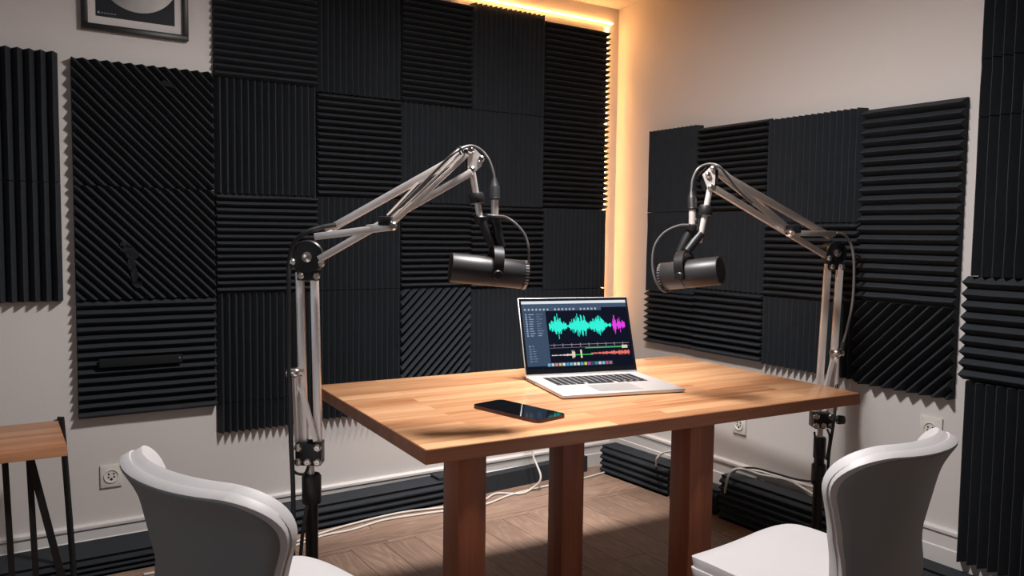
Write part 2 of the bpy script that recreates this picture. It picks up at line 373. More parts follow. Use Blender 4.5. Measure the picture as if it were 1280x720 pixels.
zm = ZB(1200, 386); zh = (ztop[3]+zm)/2
wB(3, zh, ztop[3], 0, 'horizontally ridged foam tile in the top right corner of the right-wall block', .036)
wB(3, zm, zh, 0, 'horizontally ridged foam tile just above the diagonal one on the right wall', .036)
wB(3, zbot[3], zm, 45, 'diagonally ridged foam tile at the bottom right of the right-wall block', .036)
G5 = 'foam tiles of the tall column at the right edge'
y1 = YB(1226, 75)+.0; y0 = y1-.46
zz = [ZB(1205, 702), ZB(1212, 476), ZB(1216, 345), ZB(1228, 147), ZB(1228, 75), 2.2]
for i, (ang, lab, dy) in enumerate([(90, 'vertically ridged foam tile standing near the floor at the right edge', 0), (0, 'horizontally ridged foam tile with teeth jutting left, in right edge column', .012),
        (90, 'tall vertically ridged foam tile above the toothed one at the right edge', 0), (90, 'short vertically ridged foam tile high at the right edge, second from top', 0), (90, 'vertically ridged foam tile at the very top of the right edge', 0)]):
    foam('B', y0, y1+dy, zz[i], zz[i+1], ang, lab, G5, off=.024, pitch=.034 if ang else .042)
# foam offcuts on the floor
G6 = 'foam strips lying along the skirting'
def strip(p0, p1, h, th, label, n, top=True, name='foam_strip', plain=False, zb=0.0, ends=None):
    """piece from floor point p0 to p1 (front bottom line), ridges facing the room, th deep to the wall side"""
    p0, p1 = Vector(p0), Vector(p1); d = (p1-p0); L = d.length; d.normalize(); nrm = Vector((d.y, -d.x, 0))
    m = MB(); prof = [(0, 0)]
    if plain: prof = [(0, 0), (0, h), (-th, h), (-th, 0)]
    else:
        p = (h-.012)/n
        for i in range(n): prof += [(-.020, i*p), (0, i*p+p*.42), (0, i*p+p*.60)]
        prof += [(-.020, h-.012), (-.012, h), (-th, h), (-th, 0)]
    poly = [p0+nrm*a_+Vector((0, 0, zb+z_)) for a_, z_ in prof if True]
    poly = [q for i, q in enumerate(poly) if i == 0 or (q-poly[i-1]).length > 1e-6]
    m.prism(poly, d*L)
    return tag(obj(name, m, M_foam, None, 0), label, 'acoustic foam', G6)
strip((-3.6, -.235, 0), (-1.96, -.225, 0), .075, .20, 'long low foam strip on the floor behind the left white chair', 3)
strip((-1.95, -.19, 0), (-1.115, -.16, 0), .105, .135, 'ridged foam strip on the floor ending short of the table leg, behind left stand', 3)
strip((-1.16, -.125, .106), (-1.08, -.122, .106), .014, .085, 'small foam block on the end of the strip behind table leg', 1, plain=True)
strip((-1.07, -.135, 0), (-.22, -.075, 0), .085, .055, 'smooth dark foam bar on the floor below the cable drop', 3, plain=True)
strip((-.17, -.12, 0), (-.145, -.62, 0), .15, .115, 'stacked ridged foam strip in the corner under the table', 4)
strip((-.15, -.64, 0), (-.13, -.93, 0), .11, .10, 'lower foam strip behind the right table leg', 3)
strip((-.145, -.96, 0), (-.13, -1.62, 0), .20, .10, 'tall ridged foam strip on the floor behind the right stand', 6)
strip((-.13, -1.64, 0), (-.13, -2.6, 0), .105, .10, 'low foam strip with pale edge line at the foot of the right edge column', 3)
# ------------------------------------------------------------------ LED strips in the gap round the big block
z_led = max(ZT)+.006
l1 = thing('led_light_strip', 'glowing warm led strip along the top of the big foam block', 'led strip', (-1.0, -.02, z_led), group=None)
obj('glow_tape', MB().box2((XA(573, 5), -.010, z_led), (-.05, -.004, z_led+.007)), M_led, l1, 0)
obj('mounting_rail', MB().box2((-1.76, -.004, z_led-.002), (-.045, 0, z_led+.009)), M_base, l1, 0)
l2 = thing('led_light_strip', 'glowing warm led strip standing in the corner behind the foam edge', 'led strip', (-.075, -.012, .80))
xg = cols[5]+.003
obj('glow_tape', MB().box2((xg, -.008, .80), (xg+.007, -.002, z_led-.02)), M_led, l2, 0)
obj('mounting_rail', MB().box2((xg-.001, -.002, .80), (xg+.009, 0, z_led-.02)), M_base, l2, 0)
# ================================================================== PICTURE, OUTLETS
pl, pr, pb = XA(102, 10)-.0, XA(237, 45), onA(103, 36, -.02).z
pb = (onA(103, 36, -.02).z+onA(236, 51, -.02).z)/2
ph = .52; pic = thing('framed_picture', 'black framed print of a pale sphere with white mat, high on left wall', 'picture', ((pl+pr)/2, -.01, pb))
fw = .022; m = MB()
for a_, b_ in (((pl, pb), (pr, pb+fw)), ((pl, pb+ph-fw), (pr, pb+ph)), ((pl, pb+fw), (pl+fw, pb+ph-fw)), ((pr-fw, pb+fw), (pr, pb+ph-fw))):
    m.box2((a_[0], -.030, a_[1]), (b_[0], -.001, b_[1]), .002)
obj('frame', m, M_blackm, pic)
obj('mat_board', MB().box2((pl+fw, -.014, pb+fw), (pr-fw, -.003, pb+ph-fw)), mat('mat_board', (.62, .59, .58), .7), pic, 0)
ml_ = .028
prt = obj('print', MB().box2((pl+fw+ml_, -.016, pb+fw+ml_+.004), (pr-fw-ml_, -.014, pb+ph-fw-ml_)), mat('print_paper', (.012, .015, .022), .5, spec=.15), pic, 0)
mx = (pl+pr)/2; rad = .148
def sphere_mat():
    m = bpy.data.materials.new('printed_sphere'); m.use_nodes = True; nt = m.node_tree; b = nt.nodes['Principled BSDF']; b.inputs['Roughness'].default_value = .4
    tc = nt.nodes.new('ShaderNodeTexCoord'); sp = nt.nodes.new('ShaderNodeSeparateXYZ'); nt.links.new(tc.outputs['Generated'], sp.inputs[0])
    n = nt.nodes.new('ShaderNodeTexNoise'); n.inputs['Scale'].default_value = 4; nt.links.new(tc.outputs['Generated'], n.inputs['Vector'])
    ad = nt.nodes.new('ShaderNodeMath'); ad.operation = 'MULTIPLY_ADD'; ad.inputs[1].default_value = .3; nt.links.new(n.outputs[0], ad.inputs[0]); nt.links.new(sp.outputs['X'], ad.inputs[2])
    r = nt.nodes.new('ShaderNodeValToRGB'); r.color_ramp.elements[0].position = .1; r.color_ramp.elements[1].position = 1
    r.color_ramp.elements[0].color = (.06, .065, .07, 1); r.color_ramp.elements[1].color = (.5, .49, .49, 1)
    nt.links.new(ad.outputs[0], r.inputs[0]); nt.links.new(r.outputs[0], b.inputs['Base Color']); return m
obj('printed_sphere', MB().cyl((mx+.008, -.016, pb+fw+ml_+.036+rad), (mx+.008, -.0168, pb+fw+ml_+.036+rad), rad, seg=64), sphere_mat(), prt, 0)
t = MB()
for k in range(5): t.box2((pl+fw+ml_+.018+k*.011, -.0166, pb+fw+ml_+.016), (pl+fw+ml_+.026+k*.011, -.016, pb+fw+ml_+.019))
t.box2((pl+fw+ml_+.006, -.0166, pb+fw+ml_+.014), (pl+fw+ml_+.013, -.016, pb+fw+ml_+.022))
obj('caption', t, mat('caption_grey', (.25, .25, .26), .6), prt, 0)
def outlet(c, wall, label, W=.078, Hh=.090, faces=1):
    # local: x right, z up, y towards the room is -y
    Rm = Matrix.Identity(3) if wall == 'A' else Matrix.Rotation(R(-90), 3, 'Z')
    o = thing('wall_outlet', label, 'power outlet', c, 0 if wall == 'A' else R(-90))
    obj('cover_plate', MB().box((0, -.005, Hh/2), (W, .009, Hh), None, .002), M_outlet, o, 35, False)
    s = MB().lathe((0, -.0095, Hh*.5), (0, -.014, Hh*.5), [(0, .027), (1, .027), (1, .0235), (0.2, .0225), (.2, 0)], 32)
    sk = obj('socket', s, M_outlet, o, 35, False)
    h = MB()
    for x, z in ((-.009, .008), (.009, .008), (-.010, -.004), (.010, -.004)): h.cyl((x, -.0100, Hh*.5+z), (x, -.0113, Hh*.5+z), .0036, seg=12)
    h.cyl((0, -.010, Hh*.5-.013), (0, -.0113, Hh*.5-.013), .0050, seg=14)
    obj('socket_hole', h, M_black, sk, 0, False)
    for x in (-.031, .031):
        for z in (.012, Hh-.012): obj('screw', MB().cyl((x, -.0095, z), (x, -.0105, z), .0028, seg=10), M_steel, o, 35, False)
c = onA(139, 608); outlet((c.x, 0, c.z), 'A', 'square white power outlet on left wall beside the side table')
c = onB(1164, 552); outlet((0, c.y, c.z), 'B', 'square white power outlet on right wall above the right chair', .085, .095)
c = onB(925, 542); outlet((0, c.y, c.z), 'B', 'white power outlet just under the tabletop edge, left of right stand')
# ================================================================== TABLE
TC = Vector((-1.172, -1.279, 0)); TR = R(-3)
table = thing('wooden_table', 'large butcher-block table with thick red-brown square legs, carrying the laptop', 'table', TC, TR)
def tl(p): v = Vector(p)-TC; v.rotate(Matrix.Rotation(-TR, 3, 'Z')); return v
obj('tabletop', MB().box((0, 0, .7295), (1.67, .97, .041), None, .0025), M_top, table, 35, False)
# thin sheets on the top's sides, shade painted into their timber colour
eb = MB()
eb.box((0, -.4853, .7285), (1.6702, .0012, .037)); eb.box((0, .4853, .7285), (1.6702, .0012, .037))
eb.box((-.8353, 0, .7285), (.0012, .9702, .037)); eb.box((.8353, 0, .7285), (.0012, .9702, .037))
obj('edge_shade', eb, M_edge, table, 0, False)
def tleg(px, py, yoff, w_, dd):
    # near-left upright edge of the leg seen at px
    ly = yoff
    # point on the ray px,py where local y == ly
    lo_, hi_ = .5, 6
    for _ in range(50):
        md = (lo_+hi_)/2
        if tl(at(px, py, md)).y < ly: lo_ = md
        else: hi_ = md
    x = tl(at(px, py, lo_)).x
    obj('leg', MB().box2((x, ly, 0), (x+w_, ly+dd, .709), .003), M_leg, table, 35, False)
tleg(573, 590, -.462, .084, .095)
tleg(704, 565, -.250, .082, .085)
tleg(864, 547, -.455, .098, .095)
# ================================================================== SIDE TABLE
sz = .62
A0, A1, A2 = onZ(83.4, 524.4, sz), onZ(71.8, 559.5, sz), onZ(0, 565.6, sz)
st = thing('side_table', 'small side table with striped wood top and black splayed metal legs, at left edge', 'side table', ((A0.x-.3), (A0.y+A1.y)/2, 0))
xr_, yb_, yf_ = (A0.x+A1.x)/2, A0.y, A1.y
sl = MB(); sl.box2((xr_-.70, yf_, sz-.030), (xr_, yb_, sz), .002)
obj('tabletop', sl, wood('striped_side_top', (.62, .33, .17), (.26, .10, .05), (1.6, .034), 'x', .4), st)
def leg_bar(pts, name='leg', r=.011): obj(name, MB().tube(pts, r, 10), M_blackm, st)
zt_ = sz-.032
leg_bar([(xr_-.035, yb_+.022, zt_+.0), (xr_+.004, yb_+.022, zt_+.022), (xr_+.014, yb_+.022, zt_-.02), (xr_+.040, yb_+.015, .010)])
obj('leg', MB().bar((xr_-.10, yf_+.10, zt_), (xr_+.012, yf_+.14, .012), .022, .022, (1, 0, 0)), M_blackm, st)
obj('leg', MB().bar((xr_-.10, yf_+.12, zt_), (xr_-.085, yf_+.14, .012), .022, .018, (1, 0, 0)), M_blackm, st)
obj('leg', MB().bar((xr_-.165, yf_+.12, zt_), (xr_-.150, yf_+.14, .012), .018, .018, (1, 0, 0)), M_blackm, st)
obj('leg', MB().bar((xr_-.62, yf_+.10, zt_), (xr_-.66, yf_+.08, .012), .022, .022, (1, 0, 0)), M_blackm, st)
obj('foot_rail', MB().bar((xr_-.66, yf_+.14, .022), (xr_+.015, yf_+.14, .022), .018, .018).bar((xr_+.012, yf_+.14, .022), (xr_+.040, yb_+.015, .022), .018, .018), M_blackm, st)
# ================================================================== CHAIRS
def interp(pts, t):
    n = len(pts)-1; i = min(int(t*n), n-1); f = t*n-i
    P_ = [pts[max(i-1, 0)], pts[i], pts[i+1], pts[min(i+2, n)]]
    return [0.5*((2*P_[1][k])+(P_[2][k]-P_[0][k])*f+(2*P_[0][k]-5*P_[1][k]+4*P_[2][k]-P_[3][k])*f*f+(3*P_[1][k]-P_[0][k]-3*P_[2][k]+P_[3][k])*f**3) for k in range(len(P_[0]))]
PROF = [(.235, .430, .205), (.17, .450, .218), (.05, .448, .222), (-.08, .438, .210), (-.160, .444, .196), (-.202, .490, .184), (-.218, .570, .178), (-.232, .640, .184), (-.248, .710, .204), (-.268, .786, .230), (-.302, .848, .252)]
def shell_bm(inset, lift, W=1, wrap=.10, rr=.12, nu=22, nv=64):
    Ltot = 0; pr = [interp(PROF, i/200) for i in range(201)]; acc = [0]
    for a_, b_ in zip(pr, pr[1:]): acc.append(acc[-1]+math.hypot(a_[0]-b_[0], a_[1]-b_[1]))
    Ltot = acc[-1]
    def at_len(s):
        for i in range(200):
            if acc[i+1] >= s: f = (s-acc[i])/max(acc[i+1]-acc[i], 1e-9); return [pr[i][k]+(pr[i+1][k]-pr[i][k])*f for k in range(3)], i
        return pr[-1], 199
    bm = bmesh.new(); rows = []
    ss = [inset + (Ltot-2*inset)*(.5-.5*math.cos(math.pi*j/nv))*1.0 for j in range(nv+1)]
    for s in ss:
        (x, z, hw), i = at_len(s); hw = hw*W-inset
        a_, b_ = pr[max(i-2, 0)], pr[min(i+2, 200)]; tx, tz = b_[0]-a_[0], b_[1]-a_[1]; l = math.hypot(tx, tz); nx, nz = tz/l, -tx/l   # normal towards the sitter
        if nz < 0 and nx < 0: nx, nz = -nx, -nz
        d = min(s-inset, Ltot-inset-s); r_ = rr if s > Ltot/2 else .085
        if d < r_: hw -= r_-math.sqrt(max(r_*r_-(r_-d)**2, 0))
        back = min(max((s-Ltot*.48)/(Ltot*.25), 0), 1)
        row = []
        for j in range(nu+1):
            u = -1+2*j/nu; y = u*hw
            k = (abs(y)/(.23*W))**2.2
            bx = x+nx*lift+back*wrap*k; bz = z+nz*lift+(1-back)*.012*k
            row.append(bm.verts.new((bx, y, bz)))
        rows.append(row)
    for A_, B_ in zip(rows, rows[1:]):
        for j in range(nu): bm.faces.new((A_[j], A_[j+1], B_[j+1], B_[j]))
    return bm
def chair(loc, rz, label, W=1):
    c = thing('upholstered_chair', label, 'chair', loc, rz, 'white upholstered chairs at the table')
    for nm, ins, lift, th, mt in (('outer_shell', 0, 0, .020, M_shell), ('seat_cushion', .006, .0215, .027, M_white)):
        bm = shell_bm(ins, lift, W)
        o = obj(nm, bm, mt, c, 180, False)
        s = o.modifiers.new('solid', 'SOLIDIFY'); s.thickness = th; s.offset = 0
        b = o.modifiers.new('bev', 'BEVEL'); b.width = th*.42; b.segments = 3; b.limit_method = 'ANGLE'; b.angle_limit = R(50)
    bm = shell_bm(.005, -.0108, W)
    o = obj('back_panel', bm, M_panel, c, 180, False); s = o.modifiers.new('solid', 'SOLIDIFY'); s.thickness = .005; s.offset = 0
    for sx, sy in ((1, 1), (1, -1), (-1, 1), (-1, -1)):
        obj('leg', MB().cyl((.13*sx, .13*sy, .422), (.19*sx, .19*sy, 0), .013, .008, 14), M_blackm, c, 35, False)
    obj('seat_frame', MB().box((0, 0, .417), (.28, .28, .014), None, .004), M_blackm, c, 35, False)
    return c
chair((-2.432, -1.885, 0), R(16), 'white upholstered chair by the left stand, its back towards the side table', 1.18)
chair((-1.255, -2.285, 0), R(96), 'white upholstered chair in front of the right table leg, its back to the outlet')
# ================================================================== LAPTOP
p_bl, p_fl, p_fr, p_br = onZ(659, 476, .752), onZ(703, 499, .752), onZ(857, 490, .752), onZ(803, 467, .752)
cx = (p_fl+p_fr)/2; xd = (p_fr-p_fl).normalized(); ang_l = math.atan2(xd.y, xd.x); LW = (p_fr-p_fl).length
yd = Vector((-xd.y, xd.x, 0)); LD = ((p_bl-p_fl).dot(yd)+(p_br-p_fr).dot(yd))/2
lap = thing('laptop', 'open silver laptop showing cyan and magenta audio waveforms, on the table', 'laptop', (cx.x, cx.y, .7503), ang_l)
# local: x right, y back, z up; front edge at y=0
obj('base', MB().box((0, LD/2, .0085), (LW, LD, .013), None, .005), M_alu, lap, 35, False)
obj('foot', MB().box((0, LD/2, .001), (LW*.9, LD*.9, .002)), M_black, lap, 0, False)
kb = obj('keyboard', MB().box((0, LD*.66, .0150), (LW*.80, LD*.42, .0008)), mat('keyboard_well', (.52, .50, .50), .4, .5), lap, 0, False)
kw, kd = LW*.80/14.5, LD*.42/6; k0 = None; M_key = mat('key_black', (.012, .013, .017), .4)
for r_ in range(6):
    xs = []
    if r_ < 5: xs = [(-6.75+i, 1) for i in range(14)]
    else: xs = [(-6.75, 1), (-5.75, 1), (-4.75, 1), (-3.6, 1.25), (-.5, 4.9), (2.6, 1.25), (3.75, 1), (4.75, 1), (5.75, 1), (6.75-.5, 1)]
    for x, w_ in xs:
        o = obj('key', MB().box((0, 0, 0), (kw*w_*.80, kd*.76, .0016), None, .0006), M_key, kb, 0, False)
        o.location = (x*kw+.002, LD*.66+LD*.21-kd*(r_+.5), .0162)
obj('trackpad', MB().box((0, LD*.235, .0150), (LW*.36, LD*.34, .0006), None, .0002), mat('trackpad', (.50, .49, .49), .3, .5), lap, 0, False)
pt = MB()
for y_, l_ in ((.93, .016), (.86, .008), (.80, .008), (.73, .010)): pt.box((-LW/2-.0001, LD*y_, .0088), (.0012, l_, .004))
obj('port', pt, M_black, lap, 0, False)
# lid: hinge at y=LD, aim at measured corners
tl_, tr_ = (647, 371), (783, 370)
hin = Vector((cx.x, cx.y, .768))+yd*LD
best = None
for a10 in range(600, 1300, 5):
    for hh in range(200, 420, 5):
        a = R(a10/10); Hh = hh/1000
        e = 0
        for s_, tgt in ((-1, tl_), (1, tr_)):
            p = hin+xd*(s_*LW/2)+(yd*math.cos(a)+Vector((0, 0, 1))*math.sin(a))*Hh
            w_ = p-CAM; d_ = w_.dot(CF); e += (640+FPX*w_.dot(CR)/d_-tgt[0])**2+(360-FPX*w_.dot(CU)/d_-tgt[1])**2
        if best is None or e < best[0]: best = (e, a, Hh)
_, la, LH = best
print('LAPTOP', LW, LD, math.degrees(la), LH, best[0])
Ml = Matrix.Translation((0, LD-.004, .015)) @ Matrix.Rotation(la, 4, 'X')    # lid-local: y runs up the lid, -z... faces user
def lid_obj(name, mb, m_, parent, sm=0):
    bmesh.ops.transform(mb.bm, matrix=Ml, verts=mb.bm.verts); return obj(name, mb, m_, parent, sm, False)
# lid-local frame: x right, y from hinge to top, z: +z points towards the user
lid_obj('lid', MB().box((0, LH/2, -.004), (LW, LH, .006), None, .0028), M_alu, lap, 35)
scr = lid_obj('screen', MB().box((0, LH/2+.002, -.0006), (LW-.006, LH-.010, .0012)), M_glass, lap)
def em(name, col, s=1.0): return mat(name, (0, 0, 0), .3, emit=col, es=s, spec=.1)
SX0, SX1, SY0, SY1 = -LW/2+.012, LW/2-.012, .026, LH-.014
def S(u, v, dz=0): return (SX0+(SX1-SX0)*u, SY1-(SY1-SY0)*v, .0002+dz)
def rects(lst, dz=0.0001):
    m = MB()
    for u0, v0, u1, v1 in lst:
        a_, b_ = S(u0, v0), S(u1, v1); f = [m.bm.verts.new(q) for q in ((a_[0], b_[1], .0002+dz), (b_[0], b_[1], .0002+dz), (b_[0], a_[1], .0002+dz), (a_[0], a_[1], .0002+dz))]
        m.bm.faces.new(f)
    return m
def wave(u0, u1, vc, amp, n, fn, dz):
    m = MB(); rnd = random.Random(5)
    for i in range(n):
        u = u0+(u1-u0)*i/n; h = amp*fn(i/n)*rnd.uniform(.35, 1)
        a_, b_ = S(u, vc-h), S(u+(u1-u0)/n*1.02, vc+h*rnd.uniform(.7, 1))
        f = [m.bm.verts.new(q) for q in ((a_[0], b_[1], .0002+dz), (b_[0], b_[1], .0002+dz), (b_[0], a_[1], .0002+dz), (a_[0], a_[1], .0002+dz))]; m.bm.faces.new(f)
    return m
lid_obj('screen_background', rects([(0, 0, 1, 1)], .0000), em('ui_black', (.004, .006, .016)), scr)
lid_obj('menu_bar', rects([(0, 0, 1, .042)], .0001), em('ui_white', (.75, .8, .85)), scr)
lid_obj('toolbar', rects([(0, .042, 1, .105), (0, .105, .75, .15)], .0001), em('ui_slate', (.055, .09, .15)), scr)
lid_obj('side_panel', rects([(0, .15, .215, .96)], .0001), em('ui_navy', (.045, .075, .13)), scr)
rnd = random.Random(2)
lid_obj('toolbar_icon', rects([(.02+i*.035, .112, .037+i*.035, .14) for i in range(20) if i not in (7, 14)]), em('ui_icon', (.55, .62, .7)), scr)
rr_ = []
for i in range(10): v = .19+i*.035; rr_ += [(.025, v, .04, v+.02), (.055, v+.003, .055+rnd.uniform(.02, .05), v+.014), (.125, v+.003, .125+rnd.uniform(.03, .06), v+.013)]
for i in range(7): v = .66+i*.036; rr_ += [(.03, v, .05, v+.022), (.06, v+.004, .06+rnd.uniform(.02, .05), v+.015)]
lid_obj('list_entry', rects(rr_[:30]), em('ui_text', (.45, .5, .6)), scr)
lid_obj('list_entry', rects(rr_[30:]), em('ui_text_lower', (.45, .5, .6)), scr)
fn = lambda t: .15+.85*abs(math.sin(t*9.5+.4))**1.2*(.55+.45*math.sin(t*3.1))+.35*math.exp(-((t-.56)/.06)**2)+.35*math.exp(-((t-.12)/.04)**2)
lid_obj('cyan_waveform', wave(.235, .83, .385, .185, 110, fn, .0002), em('ui_cyan', (.03, .80, .62), 1.1), scr)
lid_obj('magenta_waveform', wave(.84, .965, .385, .15, 26, lambda t: .15+abs(math.sin(t*9))*(1-t*.5), .0002), em('ui_magenta', (.72, .05, .72), 1.1), scr)
lid_obj('time_ruler', rects([(.22, .655, .98, .662), (.22, .70, .98, .704)]+[(.26+i*.082, .64, .266+i*.082, .69) for i in range(9)]), em('ui_grey', (.30, .26, .32)), scr)
lid_obj('green_track', rects([(.55, .71, .95, .722), (.42, .806, .62, .818)]), em('ui_green', (.05, .6, .12)), scr)
lid_obj('white_track', wave(.23, .45, .81, .04, 30, lambda t: .2+t**3+(.9 if abs(t-.9) < .04 else 0), .0002), em('ui_cream', (.75, .62, .5)), scr)
lid_obj('red_track', wave(.60, .975, .80, .05, 50, lambda t: .2+.8*t, .0002), em('ui_red', (.8, .17, .14)), scr)
lid_obj('yellow_marker', rects([(.50, .74, .515, .86), (.905, .69, .96, .735)]), em('ui_yellow', (.85, .7, .45)), scr)
dock = [(.2, .6, .9), (.7, .7, .75), (.9, .3, .25), (.85, .6, .2), (.9, .9, .9), (.1, .4, .8), (.2, .7, .7), (.8, .8, .85), (.9, .85, .8), (.1, .5, .8), (.9, .8, .1), (.5, .1, .5), (.05, .1, .2), (.1, .3, .4), (.7, .75, .8), (.2, .7, .8), (.8, .1, .2), (.6, .2, .25)]
lid_obj('dock', rects([(.175, .915, .80, .975)], .0001), em('ui_dock', (.03, .05, .07)), scr)
for i, cc in enumerate(dock): lid_obj('dock_icon', rects([(.185+i*.034, .925, .210+i*.034, .965)], .0003), em('ui_app', tuple(x_*.8 for x_ in cc)), scr)
# ================================================================== PHONE
q = [onZ(589, 507, .757), onZ(626, 500, .757), onZ(713, 517, .757), onZ(668, 529, .757)]
pc = sum(q, Vector())/4; ax = ((q[2]-q[1])+(q[3]-q[0])).normalized(); pa = math.atan2(ax.y, ax.x); PL = ((q[2]-q[1]).length+(q[3]-q[0]).length)/2; PW = abs((q[1]-q[0]).dot(Vector((-ax.y, ax.x, 0))))
pho = thing('smartphone', 'dark smartphone lying face up on the table in front of the laptop', 'phone', (pc.x, pc.y, .7503), pa)
def rrect(L_, W_, r_, z0, z1, n=6):
    pts = []
    for cx_, cy_, a0 in ((L_/2-r_, W_/2-r_, 0), (-L_/2+r_, W_/2-r_, 90), (-L_/2+r_, -W_/2+r_, 180), (L_/2-r_, -W_/2+r_, 270)):
        for k in range(n+1): a = R(a0+90*k/n); pts.append((cx_+r_*math.cos(a), cy_+r_*math.sin(a), z0))
    return MB().prism(pts, (0, 0, z1-z0))
obj('phone_body', rrect(PL, PW, .022, 0, .010), mat('phone_frame', (.10, .05, .045), .3, .6), pho, 35, False)
obj('phone_screen', rrect(PL-.004, PW-.004, .020, .010, .0106), M_glass, pho, 0, False)
obj('side_button', MB().box((.04, -PW/2-.0004, .006), (.03, .0012, .003)).box((-.02, -PW/2-.0004, .006), (.018, .0012, .003)), M_black, pho, 0, False)
# ================================================================== BOOM STANDS + MICROPHONES
def rig(side, P, D_):
    """P: named places of the stand, in metres; D_: unit vector from the stand towards the room (its front)"""
    k = P['k']
    foot = Vector((P['pole_top'].x, P['pole_top'].y, 0))
    s = thing('microphone_boom_stand', P['label'], 'microphone stand', foot, 0, 'boom stands beside the table')
    F = Vector((D_.x, D_.y, 0)).normalized(); UP = Vector((0, 0, 1)); SD = F.cross(UP)
    pz = P['pole_top'].z
    pb_ = Vector((foot.x, foot.y, 0))
    obj('pole', MB().cyl(pb_+UP*.03, pb_+UP*pz, .0155*k), M_blackm, s)
    for a0 in P['feet']:
        d = Vector((math.cos(R(a0)), math.sin(R(a0)), 0))
        lg = obj('leg', MB().cyl(pb_+UP*.16, pb_+d*.20+UP*.012, .010*k), M_blackm, s)
        obj('rubber_foot', MB().cyl(pb_+d*.185+UP*.022, pb_+d*.215+UP*.0, .015*k, .013*k), M_black, lg)
    for a_, b_, r_ in P['collars']:
        obj('collar', MB().lathe(pb_+UP*b_, pb_+UP*a_, [(0, 0), (0, r_*.93), (.04, r_), (.92, r_), (1, r_*.85), (1, 0)]), M_black, s)
    obj('spigot', MB().cyl(pb_+UP*(pz-.01), P['box_c']-UP*.02, .009*k), M_steel, s)
    bw, bh = P['box_size']
    bc = P['box_c']; rotm = Matrix((SD, F, UP)).transposed()
    bx = obj('mounting_block', MB().box(bc, (bw, .045*k, bh), rotm, .003), M_blackm, s)
    for sx, sz_ in ((-1, 1), (1, 1), (-1, -1), (1, -1), (0, -1)):
        c = bc+SD*(sx*bw*.38)+UP*(sz_*bh*.32)+F*(.0225*k)
        obj('bolt', MB().lathe(c, c+F*.007*k, [(0, 0), (0, .0095*k), (.6, .0095*k), (1, .006*k), (1, .003*k), (.7, .002*k), (.7, 0)], 14), M_screw, bx)
    obj('side_plate', MB().box(bc-UP*(bh*.42)-SD*(.008*(1 if P['knob'] else -1)), (bw*1.2, .018, .005), rotm), M_blackm, s)
    kn = bc+SD*(P['knob_side']*bw*.5)
    if P['knob']: obj('clamp_knob', MB().lathe(kn, kn+SD*(P['knob_side']*.045*k), [(0, 0), (0, .005), (.45, .005), (.45, .013*k), (.6, .015*k), (.95, .013*k), (1, 0)], 12), M_black, s)
    # uprights
    for a_, b_ in P['uprights']:
        obj('upright_bar', MB().bar(a_, b_, .018*k, .018*k, F, .0015), M_steel, s)
    # tension rod behind the uprights
    a_, b_, c_, d_ = P['tension']
    obj('tension_rod', MB().cyl(a_, b_, .0085*k), M_steel, s)
    obj('tension_rod', MB().bar(c_, d_, .010*k, .014*k, F), M_steel, s)
    obj('tension_knob', MB().ball(a_, .018*k, (1, 1, .8)).cyl(a_-SD*.02*k, a_+SD*.02*k, .010*k), M_screw, s)
    # elbow
    e = P['elbow']; er = P['elbow_r']; FE = P['F_elbow']
    S2 = FE.cross(UP)
    el = obj('elbow_disc', MB().lathe(e-FE*.017*k, e+FE*.017*k, [(0, 0), (0, er*.9), (.08, er), (.9, er), (1, er*.93), (1, 0)], 40), M_blackm, s)
    pc_ = e-UP*er*.85
    obj('elbow_bracket', MB().box(pc_-UP*er*.15, (er*1.25, .030*k, er*.8), Matrix((S2, FE, UP)).transposed(), .003), M_blackm, s)
    for dx, dz in P['elbow_bolts']:
        c = e+S2*(dx*er)+UP*(dz*er)+FE*.016*k
        big = 1.5 if abs(dx)+abs(dz) < .1 else 1
        obj('bolt', MB().lathe(c, c+FE*.008*k, [(0, 0), (0, .0085*k*big), (.6, .0085*k*big), (1, .005*k*big), (1, .002), (.6, .002), (.6, 0)], 14), M_screw, el)
    for nm, a_, b_, w1, w2 in P['arms']:
        obj(nm, MB().bar(a_, b_, w1, w2, F, .0012), M_steel, s)
    for nm, a_, b_, r_ in P['rods']:
        obj(nm, MB().cyl(a_, b_, r_, seg=12), M_steel, s)
    c = P['joint']
    obj('joint_bolt', MB().lathe(c+FE*.004, c+FE*.022*k, [(0, 0), (0, .011*k), (.7, .011*k), (1, .007*k), (1, 0)], 16), M_screw, s)
    obj('joint_clip', MB().box(c+UP*.012*k-S2*P['clip']*.022, (.030*k, .034*k, .022*k), Matrix((S2, FE, UP)).transposed(), .003), M_blackm, s)
    # head plates
    hd = P['head']; hp = obj('head_plate', MB().prism([q_+FE*.012*k for q_ in hd], FE*.003), M_steel, s, 0)
    obj('head_plate', MB().prism([q_-FE*.015*k for q_ in hd], FE*.003), M_blackm, s, 0)
    obj('head_spacer', MB().prism([c+(q_-c)*.8-FE*.011*k for q_ in P['spacer'] for c in [sum(P['spacer'], Vector())/len(P['spacer'])]], FE*.022*k), M_blackm, s, 0)
    for c in P['head_bolts']:
        obj('bolt', MB().lathe(c+FE*.014*k, c+FE*.022*k, [(0, 0), (0, .008*k), (.6, .008*k), (1, .005*k), (1, .002), (.6, .002), (.6, 0)], 14), M_screw, hp)
    # drop rod and its knurled collar
    a_, b_ = P['drop']
    obj('drop_rod', MB().cyl(a_, b_, .0078*k), M_steel, s)
    c = a_.lerp(b_, P['ring_t']); dn = (b_-a_).normalized()
    obj('locking_ring', MB().lathe(c-dn*.012*k, c+dn*.012*k, [(0, 0), (0, .017*k), (.12, .0185*k), (.88, .0185*k), (1, .017*k), (1, 0)], 24), M_black, s)
    return s
